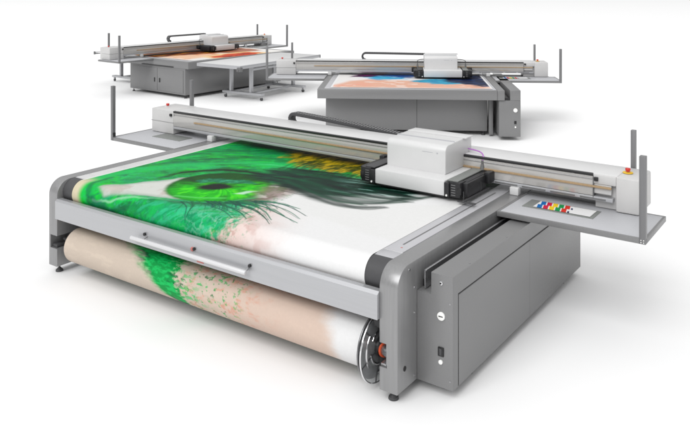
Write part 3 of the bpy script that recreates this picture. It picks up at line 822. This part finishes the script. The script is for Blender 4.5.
# ================================================================== generic flatbed machines at the back
def flatbed(name, O, ang, W, label, tl, tr, vt, vb, car, mirror_cab=True, chain=None, slab_v0=0., body=None, posts=None, depth=2.35):
    P = empty(name, (O[0], O[1], 0), -R(ang), label, 'printer', GROUP)
    # bed slab
    s = MB().box(0, W - .12, slab_v0, slab_v0 + depth, .662, .822, .006).obj('bed_slab', M['grey'], P)
    MB().box(W - .117, W, slab_v0, slab_v0 + depth, .662, .824, .006).obj('side_rail', M['grey'], P)
    MB().box(.15, .20, slab_v0 + .10, slab_v0 + depth, .80, .826, .002).obj('border_strip', M['panel'], P)
    MB().box(W - .19, W - .13, slab_v0 + .10, slab_v0 + depth, .80, .826, .002).obj('border_strip', M['panel'], P)
    MB().box(.11, W - .125, slab_v0 + .06, slab_v0 + depth, .80, .8245, .002).obj('bed_plate', M['panel'], P)
    b0, b1, b2, b3 = body
    MB().box(b0, b1, b2, b3, .075, .661, .005).obj('base_cabinet', M['grey'], P)
    for x, y in ((b0 + .06, b2 + .06), (b1 - .06, b2 + .06), (b0 + .06, b3 - .06), (b1 - .06, b3 - .06)): foot(P, x, y, .08)
    side_tray(P, tl, -.003, vt, vt + .80); side_tray(P, W + .003, tr, vt, vt + .62, inset=(W + .12, W + .68, vt + .24, vt + .45))
    MB().box(W + .01, tr - .1, vt + .622, vt + .92, .79, .823, .003).obj('rear_shelf', M['grey'], P)
    post(P, tl, tl + .04, vt - .002, vt + .038, .789, 1.41); post(P, tr - .042, tr, vt - .002, vt + .038, .789, 1.40)
    post(P, tl + .33, tl + .368, vb + .375, vb + .413, .80, 1.41); post(P, tr - .33, tr - .292, vb + .375, vb + .413, .80, 1.40)
    beam_assembly(P, (tl + .10, tl + .48), (W + .60, W + .80, tr - .13), vb)
    for x in (.005, W - .09): MB().box(x, x + .07, vb - .03, vb + .04, .829, .893, .006).obj('beam_bearing', M['white'], P)
    carriage(P, car[0], car[1], vb - .50, .865, detail=False)
    if chain: cable_chain(P, chain[0], chain[1], vb + .37, *chain[2:])
    return P

# --- right-hand machine
PB = flatbed('flatbed_printer', OB, AB, 3.075, 'grey flatbed printer behind right, feather print in blue and peach on its bed', -1.09, 4.257, 1.235, 1.80, (1.80, 2.50),
             chain=(.64, 2.05, 1.212, 1.195, 1.08), body=(.10, 2.84, .42, 2.3))
MB().box(2.86, 2.93, .34, .42, .03, .661, .004).obj('support_leg', M['grey'], PB)
cab = MB().box(2.985, 3.335, .03, .12, .065, .658, .004).box(3.165, 3.335, .03, 2.3, .6585, .824, .004)
cab.box(2.99, 3.33, .12, 2.3, .068, .655, .003)
cab = cab.obj('electrical_cabinet', M['grey'], PB)
MB().box(3.078, 3.162, .035, 2.3, .659, .70, .003).obj('energy_chain', M['black'], PB)
MB().cyl((3.25, .03, .50), (3.25, .016, .50), .034, seg=32, bev=.003).obj('gauge', M['dial'], cab)
MB().box(3.232, 3.268, .020, .032, .275, .325, .003).obj('power_switch', M['black'], cab)
MB().cyl((3.25, .03, .225), (3.25, .018, .225), .014, seg=20, bev=.002).obj('push_button', M['dial'], cab)
MB().box(1.655, 1.660, .4175, .4195, .08, .65, .0005).obj('panel_joint', M['gap'], PB)
o = sheet('printed_board', np.linspace(.205, 2.90, 420), np.linspace(.12, 2.30, 340), lambda X, Y: (X, Y, X * 0 + .831), art_feather, None, M['ink'])
o.location = (OB[0], OB[1], 0); o.rotation_euler = (0, 0, -R(AB))
tag(o, 'board printed with blue and magenta feathers over peach, on the right rear printer', 'printed board', 'printed boards on the rear printers')
def small_chart(u, v, O, ang, label):
    c2 = ch.copy(); COL.objects.link(c2)
    c2.location = world(u, v, .8315, O, ang); c2.rotation_euler = (0, 0, -R(ang))
    c2['label'] = label
small_chart(3.075 + .19, 1.235 + .26, OB, AB, 'white card with colour stripes in the tray of the feather printer behind right')

# --- left-hand machine, long side turned to the right
PA = flatbed('flatbed_printer', OA, AA, 3.5, 'rear left grey flatbed printer with twin cabinet doors and an orange print on its bed', -.93, 4.60, 1.12, 1.62, (1.92, 2.57),
             chain=(1.15, 2.35, 1.235, 1.235, 1.11), slab_v0=-.10, body=(0.0, 3.1, .0, 2.0), depth=2.3)
m = MB().box(-.012, -.0005, .06, .965, .115, .625, .003); d1 = m.obj('cabinet_door', M['grey'], PA)
m = MB().box(-.012, -.0005, .975, 1.90, .115, .625, .003); d2 = m.obj('cabinet_door', M['grey'], PA)
MB().box(-.024, -.012, .865, .895, .30, .40, .006).obj('door_handle', M['black'], d1)
MB().box(-.024, -.012, 1.045, 1.075, .30, .40, .006).obj('door_handle', M['black'], d2)
MB().box(-.014, -.001, .40, 1.55, .672, .690, .003).obj('drawer_slot', M['black'], PA)
o = sheet('printed_board', np.linspace(.22, 3.30, 420), np.linspace(-.02, 2.15, 300), lambda X, Y: (X, Y, X * 0 + .831), art_flame, None, M['ink'])
o.location = (OA[0], OA[1], 0); o.rotation_euler = (0, 0, -R(AA))
tag(o, 'board printed in orange and umber tones, on the rear left printer', 'printed board', 'printed boards on the rear printers')

# ================================================================== roller tables docked to the left-hand machine
def onz(px, py, z):
    return ((px - 345) / 739. * 739. * (H - z) / (py + 18), 739. * (H - z) / (py + 18))
def roller_table(loc, rot, L, D, label, legs_x=(.35, 2.6)):
    """L along x, D along y (towards the machine); origin at the outer near corner on the floor"""
    T = empty('support_table', loc, rot, label, 'support table', 'wheeled support tables')
    MB().box(0, L, .0, D, .795, .822, .004).obj('table_top', M['white'], T)
    e = MB().box(.0, L, -.035, -.001, .755, .822, .004).obj('front_rail', M['alu'], T)
    MB().box(L, L + .02, -.040, .01, .750, .826, .003).obj('rail_end_cap', M['greyd'], T)
    MB().box(-.034, -.001, -.03, D, .752, .822, .004).obj('side_rail', M['alu'], T)
    MB().box(-.06, .02, -.06, .04, .70, .79, .006).box(-.09, -.03, -.03, .03, .72, .74, .004).obj('clamp', M['greyd'], T)
    a, b = legs_x
    y0, y1 = .22, min(D - .18, .80)
    for x in (a, b):
        MB().box(x, x + .08, y0, y0 + .06, .16, .793, .004).obj('leg', M['alu'], T)
        MB().box(x, x + .08, y1, y1 + .06, .16, .793, .004).obj('leg', M['alu'], T)
        MB().box(x - .02, x + .10, y0 - .30, y1 + .25, .11, .159, .004).obj('base_foot', M['alu'], T)
        for y in (y0 - .26, y1 + .20):
            w = MB().cyl((x + .025, y, .036), (x + .055, y, .036), .036, seg=20, bev=.004).obj('caster', M['soft_black'], T)
            MB().box(x + .02, x + .06, y - .02, y + .02, .06, .11, .003).obj('caster_fork', M['steel'], w)
    for y in (y0, y1): MB().box(a + .1, b - .02, y, y + .06, .115, .155, .003).obj('base_beam', M['alu'], T)
    MB().box(a + .081, b - .001, y0 + .01, y0 + .05, .64, .69, .003).obj('cross_bar', M['alu'], T)
    return T
p1 = onz(240, 67, .80); p3 = onz(319, 53.5, .80)
L = 2.90; rot = R(57)
roller_table((p1[0], p1[1], 0), rot, L, 1.22, 'white topped wheeled support table docked at the orange print side of the rear left printer', legs_x=(.62, L - .75))
q = world(.25, 3.95, 0, OA, AA)
T2 = roller_table((world(3.2, 3.75, 0, OA, AA)[0], world(3.2, 3.75, 0, OA, AA)[1], 0), -R(AA) + math.pi, 3.0, 1.5, 'wheeled support table mostly hidden on the far side of the rear left printer', legs_x=(.4, 2.35))

# ================================================================== floor
m = MB(); bm = m.bm
vs = [bm.verts.new(p) for p in ((-120, -40, 0), (120, -40, 0), (120, 260, 0), (-120, 260, 0))]
bm.faces.new(vs)
fl = m.obj('floor', M['floor'], None, smooth=False)
tag(fl, 'seamless white studio floor under the three printers', 'floor', kind='structure')

# ================================================================== light
w = bpy.data.worlds.new('World'); scene.world = w; w.use_nodes = True
nt = w.node_tree; bg = nt.nodes['Background']
# world gradient, bright overhead and dimmer at the horizon, added for contrast on the metals
tc = nt.nodes.new('ShaderNodeTexCoord'); sp = nt.nodes.new('ShaderNodeSeparateXYZ'); mr = nt.nodes.new('ShaderNodeMapRange')
nt.links.new(tc.outputs['Generated'], sp.inputs[0]); nt.links.new(sp.outputs['Z'], mr.inputs['Value'])
mr.inputs['From Min'].default_value = 0; mr.inputs['From Max'].default_value = 1
mr.inputs['To Min'].default_value = .38; mr.inputs['To Max'].default_value = 1.12
nt.links.new(mr.outputs['Result'], bg.inputs['Strength'])
bg.inputs['Color'].default_value = (1, 1, 1, 1)

def area(name, loc, target, size, power, sy=None):
    l = bpy.data.lights.new(name, 'AREA'); l.energy = power; l.shape = 'RECTANGLE'; l.size = size; l.size_y = sy or size
    o = bpy.data.objects.new(name, l); COL.objects.link(o); o.location = loc
    o.rotation_euler = (Vector(target) - Vector(loc)).to_track_quat('-Z', 'Y').to_euler()
    return o
area('softbox', (-115, -160, 190), (0, 14, 0), 180, 530000, 180)

# ================================================================== camera
cam = bpy.data.cameras.new('camera'); co = bpy.data.objects.new('camera', cam); COL.objects.link(co)
cam.sensor_width = 36; cam.lens = 36 * 739 / 690.
cam.shift_y = -236.5 / 690.
cam.clip_end = 600; cam.clip_start = .05
co.location = (0, 0, H); co.rotation_euler = (math.pi / 2, 0, 0)
scene.camera = co
scene.render.resolution_x = 1024; scene.render.resolution_y = 649
scene.view_settings.view_transform = 'Standard'; scene.view_settings.look = 'None'
scene.view_settings.exposure = 0; scene.view_settings.gamma = 1
